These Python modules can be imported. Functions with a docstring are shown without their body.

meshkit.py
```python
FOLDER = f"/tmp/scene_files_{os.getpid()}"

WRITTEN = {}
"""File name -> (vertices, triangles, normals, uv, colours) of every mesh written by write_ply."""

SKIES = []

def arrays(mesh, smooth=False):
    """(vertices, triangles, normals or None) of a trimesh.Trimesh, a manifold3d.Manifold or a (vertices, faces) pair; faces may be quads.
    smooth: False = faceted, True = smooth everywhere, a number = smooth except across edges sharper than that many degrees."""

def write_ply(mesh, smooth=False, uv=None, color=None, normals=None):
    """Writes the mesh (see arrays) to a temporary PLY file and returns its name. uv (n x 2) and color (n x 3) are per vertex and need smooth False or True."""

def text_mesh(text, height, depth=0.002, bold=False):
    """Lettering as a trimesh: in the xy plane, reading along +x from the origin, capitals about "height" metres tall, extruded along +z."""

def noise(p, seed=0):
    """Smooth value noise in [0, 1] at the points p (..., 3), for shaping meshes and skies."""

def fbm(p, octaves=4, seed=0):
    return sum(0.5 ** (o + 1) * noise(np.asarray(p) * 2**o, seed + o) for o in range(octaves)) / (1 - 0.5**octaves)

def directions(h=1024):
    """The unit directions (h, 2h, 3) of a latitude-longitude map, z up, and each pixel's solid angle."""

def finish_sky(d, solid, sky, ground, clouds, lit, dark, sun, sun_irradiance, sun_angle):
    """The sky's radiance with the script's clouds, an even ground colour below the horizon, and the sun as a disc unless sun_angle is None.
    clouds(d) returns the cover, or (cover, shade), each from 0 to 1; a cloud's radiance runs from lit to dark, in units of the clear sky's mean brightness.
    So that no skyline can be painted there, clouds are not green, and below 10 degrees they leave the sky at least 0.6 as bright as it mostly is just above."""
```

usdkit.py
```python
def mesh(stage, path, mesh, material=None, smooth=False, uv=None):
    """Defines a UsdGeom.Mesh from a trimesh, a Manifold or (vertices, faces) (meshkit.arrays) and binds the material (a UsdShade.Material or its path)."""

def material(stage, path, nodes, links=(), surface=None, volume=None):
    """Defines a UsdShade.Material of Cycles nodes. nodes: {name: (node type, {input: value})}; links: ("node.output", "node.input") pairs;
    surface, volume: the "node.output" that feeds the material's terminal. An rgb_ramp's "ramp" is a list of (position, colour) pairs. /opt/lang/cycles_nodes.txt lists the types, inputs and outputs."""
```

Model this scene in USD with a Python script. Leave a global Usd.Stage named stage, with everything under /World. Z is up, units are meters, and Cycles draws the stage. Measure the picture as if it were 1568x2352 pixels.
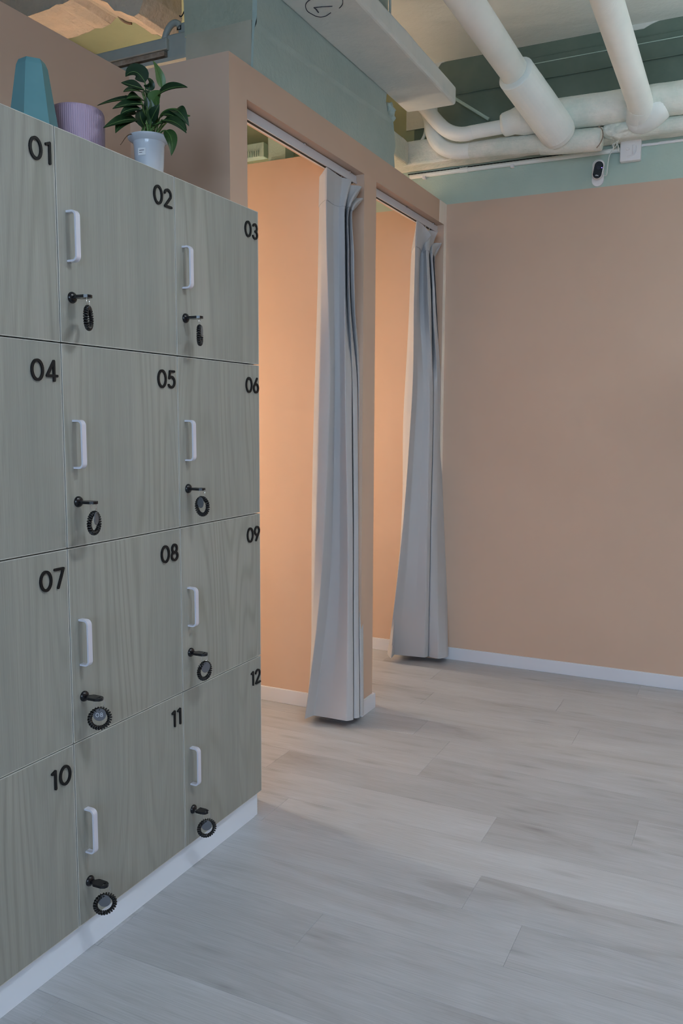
import math, random
import numpy as np, trimesh, manifold3d
from shapely.geometry import LineString, Polygon, Point, box as sbox
from shapely.ops import unary_union
from shapely import affinity
from pxr import Usd, UsdGeom, UsdLux, UsdShade, Gf, Sdf
import usdkit, meshkit

stage = Usd.Stage.CreateInMemory()
UsdGeom.SetStageUpAxis(stage, 'Z')
UsdGeom.SetStageMetersPerUnit(stage, 1.0)
UsdGeom.Xform.Define(stage, '/World')
rng = random.Random(7)
nrng = np.random.default_rng(7)

# ------------------------------------------------------------------ camera
W, H, FPX = 1568, 2352, 1921.27
EYE = np.array([1.2995, 0.0, 1.2129])
YAW, PITCH, ROLL = 0.45411, -0.11021, 0.0042
fw = np.array([-math.sin(YAW) * math.cos(PITCH), math.cos(YAW) * math.cos(PITCH), math.sin(PITCH)])
rt = np.array([math.cos(YAW), math.sin(YAW), 0.0])
upv = np.cross(rt, fw)
rt, upv = rt * math.cos(ROLL) + upv * math.sin(ROLL), -rt * math.sin(ROLL) + upv * math.cos(ROLL)
cam = UsdGeom.Camera.Define(stage, '/World/camera')
m = Gf.Matrix4d(*rt, 0, *upv, 0, *(-fw), 0, *EYE, 1)
cam.AddTransformOp().Set(m)
cam.CreateHorizontalApertureAttr(36.0)
cam.CreateVerticalApertureAttr(54.0)
cam.CreateFocalLengthAttr(36.0 * FPX / W)
cam.CreateClippingRangeAttr(Gf.Vec2f(0.02, 200))
cam.CreateExposureAttr(0.0)

# ------------------------------------------------------------------ sky and window light
dome = UsdLux.DomeLight.Define(stage, '/World/sky')
dome.CreateColorAttr(Gf.Vec3f(0.75, 0.88, 1.0))
dome.CreateIntensityAttr(0.6)


def rect_light(path, w, h, pos, look, color, power):
    L = UsdLux.RectLight.Define(stage, path)
    L.CreateWidthAttr(w); L.CreateHeightAttr(h)
    L.CreateColorAttr(Gf.Vec3f(*color)); L.CreateIntensityAttr(power)
    z = -np.array(look, float); z /= np.linalg.norm(z)
    x = np.cross([0, 0, 1.0], z) if abs(z[2]) < .9 else np.array([1.0, 0, 0]); x /= np.linalg.norm(x)
    y = np.cross(z, x)
    L.AddTransformOp().Set(Gf.Matrix4d(*x, 0, *y, 0, *z, 0, *pos, 1))
    return L


WIN_POWER, LAMP_POWER, LAMP2_POWER, ADDED_UP_POWER, CUB_POWER = 8.4, 50.0, 17.0, 72.0, 47.0
# daylight at the window behind the photographer
rect_light('/World/window_daylight', 2.4, 1.5, (1.7, -2.72, 1.6), (0, 1, 0), (0.60, 0.81, 1.04), WIN_POWER)

# ------------------------------------------------------------------ helpers
used = {}
def numbered(path):
    n = used.get(path, -1) + 1
    used[path] = n
    return path if n == 0 else f'{path}_{n:03d}'


def data(prim, label=None, cat=None, group=None, kind=None):
    for k, v in (('label', label), ('category', cat), ('group', group), ('kind', kind)):
        if v: prim.SetCustomDataByKey(k, v)
    return prim


def P(o):
    return '/World' if o is None else str(o.GetPath())


def thing(name, label, cat, loc=(0, 0, 0), group=None, kind=None):
    x = UsdGeom.Xform.Define(stage, numbered('/World/' + name))
    x.AddTranslateOp().Set(Gf.Vec3d(*map(float, loc)))
    return data(x.GetPrim(), label, cat, group, kind)


def obj(name, mesh, mat, parent=None, smooth=30, label=None, cat=None, group=None, kind=None, loc=None):
    g = usdkit.mesh(stage, numbered(P(parent) + '/' + name), mesh, M[mat], smooth)
    if loc is not None: g.AddTranslateOp().Set(Gf.Vec3d(*map(float, loc)))
    return data(g.GetPrim(), label, cat, group, kind)


def cat_(*ms):
    return trimesh.util.concatenate([x for x in ms])


def bx(x0, x1, y0, y1, z0, z1):
    b = trimesh.creation.box([x1 - x0, y1 - y0, z1 - z0])
    b.apply_translation([(x0 + x1) / 2, (y0 + y1) / 2, (z0 + z1) / 2])
    return b


def rbx(x0, x1, y0, y1, z0, z1, r=.003, n=8):
    """rounded box: hull of eight small spheres"""
    s = manifold3d.Manifold.sphere(r, n)
    ms = [s.translate([x, y, z]) for x in (x0 + r, x1 - r) for y in (y0 + r, y1 - r) for z in (z0 + r, z1 - r)]
    a = manifold3d.Manifold.batch_hull(ms).to_mesh()
    return trimesh.Trimesh(a.vert_properties[:, :3], a.tri_verts)


def tube(pts, rad, n=10, caps=True):
    p = np.asarray(pts, float)
    rad = np.broadcast_to(np.asarray(rad, float), (len(p),))
    t = np.gradient(p, axis=0); t /= np.linalg.norm(t, axis=1, keepdims=True) + 1e-12
    a = np.cross(t[0], [0, 0, 1.0]) if abs(t[0][2]) < .9 else np.cross(t[0], [1.0, 0, 0])
    V, F = [], []
    for i in range(len(p)):
        a = a - t[i] * (a @ t[i]); a /= np.linalg.norm(a) + 1e-12
        b = np.cross(t[i], a)
        for k in range(n):
            w = 2 * math.pi * k / n
            V.append(p[i] + rad[i] * (math.cos(w) * a + math.sin(w) * b))
    for i in range(len(p) - 1):
        for k in range(n):
            q = (i * n + k, i * n + (k + 1) % n, (i + 1) * n + (k + 1) % n, (i + 1) * n + k)
            F += [(q[0], q[1], q[2]), (q[0], q[2], q[3])]
    if caps:
        V += [p[0], p[-1]]; c0, c1 = len(V) - 2, len(V) - 1
        for k in range(n):
            F.append((c0, (k + 1) % n, k)); e = (len(p) - 1) * n
            F.append((c1, e + k, e + (k + 1) % n))
    return trimesh.Trimesh(np.array(V), np.array(F), process=False)


def lathe(prof, n=40):
    """profile [(r, z)] around z"""
    V, F = [], []
    k = len(prof)
    for j in range(n):
        a = 2 * math.pi * j / n
        V += [(r * math.cos(a), r * math.sin(a), z) for r, z in prof]
    for j in range(n):
        for i in range(k - 1):
            a, b = j * k + i, ((j + 1) % n) * k + i
            F += [(a, b, b + 1), (a, b + 1, a + 1)]
    m = trimesh.Trimesh(np.array(V), np.array(F))
    m.update_faces(m.nondegenerate_faces())
    return m


def extrude(poly, d):
    return cat_(*[trimesh.creation.extrude_polygon(g, d, engine='earcut') for g in getattr(poly, 'geoms', [poly])])


def remap(mesh, X, Y, Z, o=(0, 0, 0)):
    """local axes -> world axes"""
    m = mesh.copy()
    m.vertices = np.asarray(o) + m.vertices[:, :1] * np.asarray(X, float) + m.vertices[:, 1:2] * np.asarray(Y, float) + m.vertices[:, 2:] * np.asarray(Z, float)
    if np.linalg.det([X, Y, Z]) < 0: m.invert()
    return m


def spline(pts, n=40):
    p = np.asarray(pts, float)
    from scipy.interpolate import CubicSpline
    s = np.r_[0, np.cumsum(np.linalg.norm(np.diff(p, axis=0), axis=1))]
    return CubicSpline(s, p)(np.linspace(0, s[-1], n))


def lumpy(mesh, amp, freq, seed=0, maxedge=.03):
    v, f = trimesh.remesh.subdivide_to_size(mesh.vertices, mesh.faces, maxedge)
    m = trimesh.Trimesh(v, f); m.merge_vertices()
    d = meshkit.fbm(m.vertices * freq, 3, seed) - .5
    m.vertices = m.vertices + m.vertex_normals * (d[:, None] * 2 * amp)
    return m


# ------------------------------------------------------------------ materials
M = {}
def simple(name, col, rough=.6, metal=0., spec=.5, **kw):
    M[name] = usdkit.material(stage, '/World/Looks/' + name, {'p': ('principled_bsdf', dict(base_color=col, roughness=rough, metallic=metal, specular_ior_level=spec, **kw))}, surface='p.BSDF')


def paint(name, c1, c2, scale=3., rough=.7, bump=.15, fine=160., dist=.002, spec=.35, mid=(.38, .62)):
    """painted or plastered surface: broad tone changes, fine relief"""
    M[name] = usdkit.material(stage, '/World/Looks/' + name, {
        'g': ('geometry', {}),
        'n': ('noise_texture', dict(scale=scale, detail=5., roughness=.6)),
        'r': ('rgb_ramp', dict(ramp=[(mid[0], c1), (mid[1], c2)])),
        'f': ('noise_texture', dict(scale=fine, detail=3.)),
        'b': ('bump', dict(strength=bump, distance=dist)),
        'p': ('principled_bsdf', dict(roughness=rough, specular_ior_level=spec))},
        [('g.position', 'n.vector'), ('n.fac', 'r.fac'), ('r.color', 'p.base_color'), ('g.position', 'f.vector'), ('f.fac', 'b.height'), ('b.normal', 'p.normal')], surface='p.BSDF')


paint('pink_paint', (.60, .43, .325), (.63, .455, .345), 1.2, .75, .12, 240)
paint('mint_paint', (.42, .53, .46), (.47, .58, .50), 2.5, .6, .3, 90, .004)
paint('dark_green', (.115, .165, .13), (.16, .205, .165), 3.5, .7, .3, 70, .004)
paint('turquoise_paint', (.36, .46, .43), (.43, .52, .48), 2.2, .6, .35, 60, .006)
paint('ceiling_paint', (.62, .635, .59), (.70, .71, .665), 1.6, .85, .4, 40, .006)
paint('duct_paint', (.60, .64, .61), (.72, .73, .68), 3.0, .75, .3, 60, .004)
paint('pipe_paint', (.76, .80, .76), (.85, .86, .82), 3.0, .45, .35, 120, .002)
paint('lagging', (.60, .66, .58), (.80, .78, .70), 6.0, .8, .7, 45, .008)
paint('plaster', (.42, .38, .32), (.60, .50, .40), 4.0, .9, .8, 30, .012)
paint('rust', (.16, .09, .05), (.45, .40, .33), 9.0, .9, .6, 60, .006)
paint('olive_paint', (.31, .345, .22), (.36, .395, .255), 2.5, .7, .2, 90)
paint('beam_end_paint', (.30, .34, .27), (.40, .43, .34), 2.5, .8, .5, 40, .008)
paint('beam_strip_paint', (.40, .385, .30), (.48, .46, .37), 3.5, .8, .4, 40, .006)
paint('grey_metal', (.30, .33, .31), (.36, .39, .36), 5, .5, .2, 90)
simple('white_trim', (.70, .72, .78), .35)
simple('light_streak_cream', (.93, .84, .74), .6)  # cream of the painted light streak in the far corner
simple('white_plastic', (.80, .78, .78), .3)
simple('rail_white', (.62, .62, .66), .3)
simple('kick_white', (.80, .86, .95), .28)
simple('handle_white', (.74, .74, .84), .28, .25)
simple('black_plastic', (.008, .008, .010), .22)
simple('number_black', (.008, .008, .009), .5, 0., .3)
simple('black_coil', (.006, .006, .007), .18)
simple('steel', (.72, .72, .74), .18, 1.)
simple('tag_grey', (.115, .12, .135), .3)
simple('tag_print', (.52, .54, .58), .4)
simple('edge_band', (.60, .60, .56), .4)
simple('carcass', (.16, .17, .15), .6)
simple('camera_glass', (.006, .006, .008), .06)
simple('camera_lens', (.02, .02, .03), .12)
simple('logo_white', (.75, .75, .75), .5)
simple('cable_white', (.72, .74, .68), .5)
simple('ink', (.035, .035, .05), .8)
simple('dark_gap', (.02, .022, .02), .9)
simple('soil_root', (.10, .055, .025), .8)
simple('sticker', (.75, .76, .78), .5)
simple('lilac', (.50, .37, .50), .42)
simple('subfloor', (.22, .21, .20), .9)
simple('outer_wall', (.55, .55, .53), .8)
simple('frame_white', (.7, .72, .74), .4)
simple('stem_green', (.10, .19, .05), .45)
M['vase_teal'] = usdkit.material(stage, '/World/Looks/vase_teal', {
    'g': ('geometry', {}), 'n': ('noise_texture', dict(scale=9., detail=3.)),
    'r': ('rgb_ramp', dict(ramp=[(.35, (.10, .27, .30)), (.65, (.13, .31, .34))])),
    'p': ('principled_bsdf', dict(roughness=.5))}, [('g.position', 'n.vector'), ('n.fac', 'r.fac'), ('r.color', 'p.base_color')], surface='p.BSDF')
M['led'] = usdkit.material(stage, '/World/Looks/led', {'e': ('emission', dict(color=(.16, .10, 1.), strength=6.))}, surface='e.emission')
for _n, _c, _p in (('lamp_glow', (.92, 1.02, 1.12), LAMP_POWER), ('lamp_glow_2', (.92, 1.02, 1.12), LAMP2_POWER), ('added_glow_up', (.86, 1.02, 1.10), ADDED_UP_POWER)):  # the upward glow belongs to the added uplight
    M[_n] = usdkit.material(stage, '/World/Looks/' + _n, {'e': ('emission', dict(color=_c, strength=_p))}, surface='e.emission')
M['warm_glow'] = usdkit.material(stage, '/World/Looks/warm_glow', {'e': ('emission', dict(color=(1., .88, .69), strength=CUB_POWER))}, surface='e.emission')
M['window_glass'] = usdkit.material(stage, '/World/Looks/window_glass', {
    't': ('transparent_bsdf', dict(color=(.95, .97, 1.))), 'g': ('glossy_bsdf', dict(roughness=.02)), 'f': ('fresnel', dict(IOR=1.45)), 'm': ('mix_closure', {})},
    [('f.fac', 'm.fac'), ('t.BSDF', 'm.closure1'), ('g.BSDF', 'm.closure2')], surface='m.closure')
# translucent hydroponic pot
M['pot_glass'] = usdkit.material(stage, '/World/Looks/pot_glass', {
    'p': ('principled_bsdf', dict(base_color=(.74, .79, .86), roughness=.12, transmission_weight=.30, ior=1.4)),
    }, surface='p.BSDF')
# curtain cloth: woven, lets a little light through
M['curtain_cloth'] = usdkit.material(stage, '/World/Looks/curtain_cloth', {
    'g': ('geometry', {}), 'mp': ('mapping', dict(scale=(900., 900., 900.))),
    'n': ('noise_texture', dict(scale=1., detail=2.)),
    'r': ('rgb_ramp', dict(ramp=[(.3, (.58, .58, .60)), (.7, (.65, .65, .665))])),
    'b': ('bump', dict(strength=.25, distance=.0006)),
    'd': ('principled_bsdf', dict(roughness=.9, specular_ior_level=.1, sheen_weight=.15)),
    't': ('translucent_bsdf', dict(color=(.50, .46, .47))), 'm': ('mix_closure', dict(fac=.22))},
    [('g.position', 'mp.vector'), ('mp.vector', 'n.vector'), ('n.fac', 'r.fac'), ('r.color', 'd.base_color'), ('n.fac', 'b.height'), ('b.normal', 'd.normal'), ('d.BSDF', 'm.closure1'), ('t.BSDF', 'm.closure2')], surface='m.closure')
# leaves
M['leaf'] = usdkit.material(stage, '/World/Looks/leaf', {
    'o': ('object_info', {}),
    'r': ('rgb_ramp', dict(ramp=[(0., (.012, .038, .018)), (.6, (.020, .055, .022)), (1., (.045, .10, .03))])),
    'g': ('geometry', {}), 'n': ('noise_texture', dict(scale=60., detail=2.)), 'b': ('bump', dict(strength=.3, distance=.003)),
    'd': ('principled_bsdf', dict(roughness=.35, specular_ior_level=.5)), 't': ('translucent_bsdf', dict(color=(.05, .12, .02))), 'm': ('mix_closure', dict(fac=.2))},
    [('o.random', 'r.fac'), ('r.color', 'd.base_color'), ('g.position', 'n.vector'), ('n.fac', 'b.height'), ('b.normal', 'd.normal'), ('d.BSDF', 'm.closure1'), ('t.BSDF', 'm.closure2')], surface='m.closure')
simple('leaf_light', (.07, .15, .035), .4)
# locker laminate: vertical grain with cathedral figure
M['laminate'] = usdkit.material(stage, '/World/Looks/laminate', {
    'tc': ('texture_coordinate', {}), 'oi': ('object_info', {}),
    'off': ('combine_xyz', {}), 'mul': ('math', dict(math_type='multiply', value2=37.)),
    'add': ('vector_math', dict(math_type='add')),
    'm1': ('mapping', dict(scale=(0., 4.4, .50))), 'n1': ('noise_texture', dict(scale=1., detail=1.2, roughness=.4, distortion=.35)),
    's': ('math', dict(math_type='multiply', value2=165.)), 'sn': ('math', dict(math_type='sine')),
    'mr': ('map_range', dict(from_min=-1., from_max=1., to_min=0., to_max=1.)), 'pw': ('math', dict(math_type='power', value2=3.)),
    'm2': ('mapping', dict(scale=(0., 420., 7.))), 'n2': ('noise_texture', dict(scale=1., detail=3.)),
    'm3': ('mapping', dict(scale=(0., 9., .35))), 'n3': ('noise_texture', dict(scale=1., detail=3., roughness=.55)),
    'm4': ('mapping', dict(scale=(0., 60., 1.2))), 'n4': ('noise_texture', dict(scale=1., detail=2.)),
    'r': ('rgb_ramp', dict(ramp=[(.32, (.300, .308, .278)), (.68, (.372, .370, .328))])),
    'x1': ('mix_color', dict(blend_type='multiply', b=(.80, .81, .78))), 'f0': ('map_range', dict(from_min=.42, from_max=.60, to_min=.10, to_max=.85, clamp=True)), 'f1': ('math', dict(math_type='multiply')),
    'r2': ('rgb_ramp', dict(ramp=[(.36, (.88, .88, .88)), (.62, (1.05, 1.05, 1.05))])),
    'x2': ('mix_color', dict(blend_type='multiply', fac=.6, use_clamp=False)),
    'r4': ('rgb_ramp', dict(ramp=[(.35, (.93, .93, .93)), (.65, (1.04, 1.04, 1.04))])),
    'x4': ('mix_color', dict(blend_type='multiply', fac=.6, use_clamp=False)),
    'b': ('bump', dict(strength=.12, distance=.0008)),
    'p': ('principled_bsdf', dict(roughness=.42, specular_ior_level=.4))},
    [('oi.random', 'mul.value1'), ('mul.value', 'off.y'), ('mul.value', 'off.z'), ('tc.object', 'add.vector1'), ('off.vector', 'add.vector2'),
     ('add.vector', 'm1.vector'), ('m1.vector', 'n1.vector'), ('n1.fac', 's.value1'), ('s.value', 'sn.value1'), ('sn.value', 'mr.value'), ('mr.result', 'pw.value1'),
     ('add.vector', 'm2.vector'), ('m2.vector', 'n2.vector'), ('add.vector', 'm3.vector'), ('m3.vector', 'n3.vector'), ('add.vector', 'm4.vector'), ('m4.vector', 'n4.vector'),
     ('n3.fac', 'r.fac'), ('r.color', 'x1.a'), ('pw.value', 'f1.value1'), ('n3.fac', 'f0.value'), ('f0.result', 'f1.value2'), ('f1.value', 'x1.fac'),
     ('n2.fac', 'r2.fac'), ('x1.result', 'x2.a'), ('r2.color', 'x2.b'), ('n4.fac', 'r4.fac'), ('x2.result', 'x4.a'), ('r4.color', 'x4.b'), ('x4.result', 'p.base_color'),
     ('n2.fac', 'b.height'), ('b.normal', 'p.normal')], surface='p.BSDF')
# vinyl floor planks: grey oak, grain along x, one tone per plank
M['plank'] = usdkit.material(stage, '/World/Looks/plank', {
    'tc': ('texture_coordinate', {}), 'oi': ('object_info', {}),
    'off': ('combine_xyz', {}), 'mul': ('math', dict(math_type='multiply', value2=53.)), 'add': ('vector_math', dict(math_type='add')),
    'm1': ('mapping', dict(scale=(1.5, 9., 1.))), 'n1': ('noise_texture', dict(scale=1., detail=5., roughness=.62, distortion=.9)),
    'm2': ('mapping', dict(scale=(9., 300., 1.))), 'n2': ('noise_texture', dict(scale=1., detail=3.)),
    'm3': ('mapping', dict(scale=(3.2, 15., 1.))), 'v': ('voronoi_texture', dict(scale=1., randomness=1.)),
    'kr': ('rgb_ramp', dict(ramp=[(.0, (.58, .57, .56)), (.09, (.78, .77, .76)), (.26, (1., 1., 1.))])),
    'r': ('rgb_ramp', dict(ramp=[(.25, (.325, .32, .325)), (.43, (.42, .428, .445)), (.76, (.495, .51, .54))])),
    'tone': ('map_range', dict(from_min=0., from_max=1., to_min=.92, to_max=1.05)), 'tv': ('combine_xyz', {}),
    'x0': ('mix_color', dict(blend_type='multiply', fac=1., use_clamp=False)),
    'x1': ('mix_color', dict(blend_type='multiply', fac=.7, use_clamp=False)),
    'r2': ('rgb_ramp', dict(ramp=[(.36, (.88, .88, .88)), (.62, (1.05, 1.05, 1.05))])),
    'x2': ('mix_color', dict(blend_type='multiply', fac=.7, use_clamp=False)),
    'b': ('bump', dict(strength=.18, distance=.001)),
    'rr': ('map_range', dict(from_min=.3, from_max=.7, to_min=.42, to_max=.56)),
    'p': ('principled_bsdf', dict(specular_ior_level=.45))},
    [('oi.random', 'mul.value1'), ('mul.value', 'off.x'), ('mul.value', 'off.y'), ('tc.object', 'add.vector1'), ('off.vector', 'add.vector2'),
     ('add.vector', 'm1.vector'), ('m1.vector', 'n1.vector'), ('n1.fac', 'r.fac'), ('add.vector', 'm2.vector'), ('m2.vector', 'n2.vector'), ('add.vector', 'm3.vector'), ('m3.vector', 'v.vector'),
     ('oi.random', 'tone.value'), ('tone.result', 'tv.x'), ('tone.result', 'tv.y'), ('tone.result', 'tv.z'),
     ('r.color', 'x0.a'), ('tv.vector', 'x0.b'), ('v.distance', 'kr.fac'), ('x0.result', 'x1.a'), ('kr.color', 'x1.b'),
     ('n2.fac', 'r2.fac'), ('x1.result', 'x2.a'), ('r2.color', 'x2.b'), ('x2.result', 'p.base_color'), ('n2.fac', 'b.height'), ('b.normal', 'p.normal'),
     ('n1.fac', 'rr.value'), ('rr.result', 'p.roughness')], surface='p.BSDF')

# ------------------------------------------------------------------ measures
XP = -.088            # face of the fitting-room front wall
YN, O1A, O1B, O2A, O2B, YW = 2.1024, 2.1959, 3.0291, 3.1441, 3.9563, 3.9876
ZP, ZO, ZC = 2.2496, 2.1484, 2.91
TH = .115             # thickness of the front wall
XB = -1.50            # back of the fitting rooms
XR, YB = 3.3, -2.6    # right wall, wall behind the photographer
BB = .062

# ------------------------------------------------------------------ floor and its planks
floor = obj('floor', bx(-2.7, XR, YB, YW + .1, -.06, -.006), 'subfloor', smooth=False, label='grey oak look vinyl plank floor', cat='floor', kind='structure')
PW, PL, P0 = .172, 1.22, 1.728
ends = {0: .862, -1: .41, 3: .657, 4: 1.05, 11: .0, 1: 1.93, 2: .02, 5: .33, 6: 1.55, 7: .18, 8: .75, 9: 1.3, 10: .62, 12: .9, -2: 1.22, -3: .78}
shapes = {}
for k in range(math.ceil((YB - P0) / PW), math.ceil((YW - P0) / PW)):
    y0, y1 = P0 + k * PW, min(P0 + (k + 1) * PW, YW)
    e = ends.get(k, rng.uniform(0, PL)) % PL - 2 * PL
    while e < XR:
        x0, x1 = max(e, XB), min(e + PL, XR)
        e += PL
        if x1 - x0 < .02: continue
        g, c = .00015, .0005
        lx, ly = (x1 - x0) / 2 - g, (y1 - y0) / 2 - g
        V = [(sx * lx, sy * ly, -.006) for sx, sy in ((-1, -1), (1, -1), (1, 1), (-1, 1))] + [(sx * lx, sy * ly, -.0006) for sx, sy in ((-1, -1), (1, -1), (1, 1), (-1, 1))] + \
            [(sx * (lx - c), sy * (ly - c), 0) for sx, sy in ((-1, -1), (1, -1), (1, 1), (-1, 1))]
        F = []
        for a in (0, 4):
            for i in range(4):
                F.append((a + i, a + (i + 1) % 4, a + 4 + (i + 1) % 4, a + 4 + i))
        F.append((8, 9, 10, 11))
        obj('plank', (V, F), 'plank', floor, smooth=False, loc=((x0 + x1) / 2, (y0 + y1) / 2, 0))

# ------------------------------------------------------------------ walls
wf = obj('wall_far', bx(-2.7, XR, YW, YW + .1, 0, ZP), 'pink_paint', smooth=False, label='long plain peach pink wall at the far end of the room', cat='wall', kind='structure')
obj('mint_band', bx(-2.7, XR, YW, YW + .1, ZP, 2.56), 'mint_paint', wf, smooth=False, label='mint green painted upper band')
obj('olive_band', bx(-2.7, -.26, YW, YW + .1, 2.56, ZC), 'olive_paint', wf, smooth=False, label='olive green top of the wall over the fitting rooms')  # olive stretch of the wall top
obj('dark_green_band', bx(-.26, XR, YW, YW + .1, 2.56, ZC), 'dark_green', wf, smooth=False, label='dark green top of the wall under the ceiling')  # wall top in a darker green than the mint band
# white plaster patches where the ceiling plaster runs down the wall
pp = Polygon([(.70, 2.93), (.70, 2.898), (.755, 2.889), (.79, 2.889), (.82, 2.902), (.86, 2.912), (.86, 2.93)])
obj('plaster_patch', remap(extrude(pp, .006), (1, 0, 0), (0, 0, 1), (0, -1, 0), (0, YW, 0)), 'ceiling_paint', wf, smooth=False)
pp = Polygon([(-.30, 2.93), (-.30, 2.62), (-.165, 2.62), (-.160, 2.80), (-.150, 2.875), (-.125, 2.905), (-.09, 2.912), (-.09, 2.93)])
obj('plaster_patch', remap(extrude(pp, .006), (1, 0, 0), (0, 0, 1), (0, -1, 0), (0, YW, 0)), 'duct_paint', wf, smooth=False)

shape = sbox(YN, 0, YW, ZP).difference(sbox(O1A, -1, O1B, ZO)).difference(sbox(O2A, -1, O2B, ZO))
wfr = obj('wall_front', remap(extrude(shape, TH), (0, 1, 0), (0, 0, 1), (1, 0, 0), (XP - TH, 0, 0)), 'pink_paint', smooth=False, label='peach pink front wall of the two fitting rooms with two doorless openings', cat='wall', kind='structure')
obj('wall_side', bx(XB, XP - TH, YN, O1A, 0, ZP), 'pink_paint', smooth=False, label='short peach pink side wall of the nearer fitting room above the lockers', cat='wall', kind='structure')
obj('wall_partition', bx(XB, XP - TH, O1B, O2A, 0, ZP), 'pink_paint', smooth=False, label='peach partition wall between the two fitting rooms lit by a warm lamp', cat='wall', kind='structure')
obj('wall_rear', bx(XB - .1, XB, YN, YW, 0, ZP), 'pink_paint', smooth=False, label='back wall inside the two fitting rooms', cat='wall', kind='structure')
obj('wall_left', bx(-.545, -.446, YB, YN, 0, ZP), 'pink_paint', smooth=False, label='peach pink wall behind the lockers, open above its top edge', cat='wall', kind='structure')
obj('wall_outer', bx(-2.8, -2.7, YB, YW + .1, 0, ZC), 'outer_wall', smooth=False, label='outer wall beyond the space behind the lockers', cat='wall', kind='structure')
obj('wall_right', bx(XR, XR + .1, YB, YW + .1, 0, ZC), 'pink_paint', smooth=False, label='right hand wall of the room, outside the picture', cat='wall', kind='structure')
hole = sbox(.5, .85, 2.9, 2.35)
obj('wall_near', remap(extrude(sbox(-2.8, 0, XR + .1, ZC).difference(hole), .1), (1, 0, 0), (0, 0, 1), (0, -1, 0), (0, YB, 0)), 'outer_wall', smooth=False, label='wall with the window behind the photographer', cat='wall', kind='structure')
wn = thing('window_1', 'wide window behind the photographer', 'window', kind='structure')
fr = sbox(.5, .85, 2.9, 2.35).difference(sbox(.55, .90, 1.67, 2.30)).difference(sbox(1.73, .90, 2.85, 2.30))
obj('window_frame', remap(extrude(fr, .06), (1, 0, 0), (0, 0, 1), (0, -1, 0), (0, YB - .02, 0)), 'frame_white', wn, smooth=False)
for a, b in ((.55, 1.67), (1.73, 2.85)):
    obj('pane', bx(a, b, YB - .053, YB - .047, .90, 2.30), 'window_glass', wn, smooth=False)
# ceilings: pale over the room, green over the fitting rooms
obj('ceiling', bx(-.34, XR, YB, YW, ZC, ZC + .12), 'ceiling_paint', smooth=False, label='pale grey plastered ceiling slab over the room', cat='ceiling', kind='structure')
obj('ceiling_left', bx(-2.8, -.34, YB, YW, ZC, ZC + .12), 'olive_paint', smooth=False, label='green painted ceiling over the fitting rooms, lit warm from below', cat='ceiling', kind='structure')

# baseboards
def board(name, x0, x1, y0, y1, label):
    return obj(name, rbx(x0, x1, y0, y1, 0, BB, .002), 'white_trim', label=label, cat='baseboard', kind='structure')
board('baseboard_far', XP, XR, YW - .011, YW, 'white baseboard along the long far wall')
board('baseboard_alcove', XB, XP - TH, YW - .011, YW, 'white baseboard inside the farther fitting room')
board('baseboard_partition', XB, XP - TH, O1B - .011, O1B, 'white baseboard of the partition inside the nearer fitting room')
pl = unary_union([sbox(XP - TH - .0, O1B - .011, XP + .011, O2A + .011)]).difference(sbox(XP - TH - .1, O1B, XP, O2A))
obj('baseboard_pillar', extrude(pl, BB), 'white_trim', smooth=False, label='white baseboard wrapped round the foot of the pillar between the openings', cat='baseboard', kind='structure')
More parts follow.
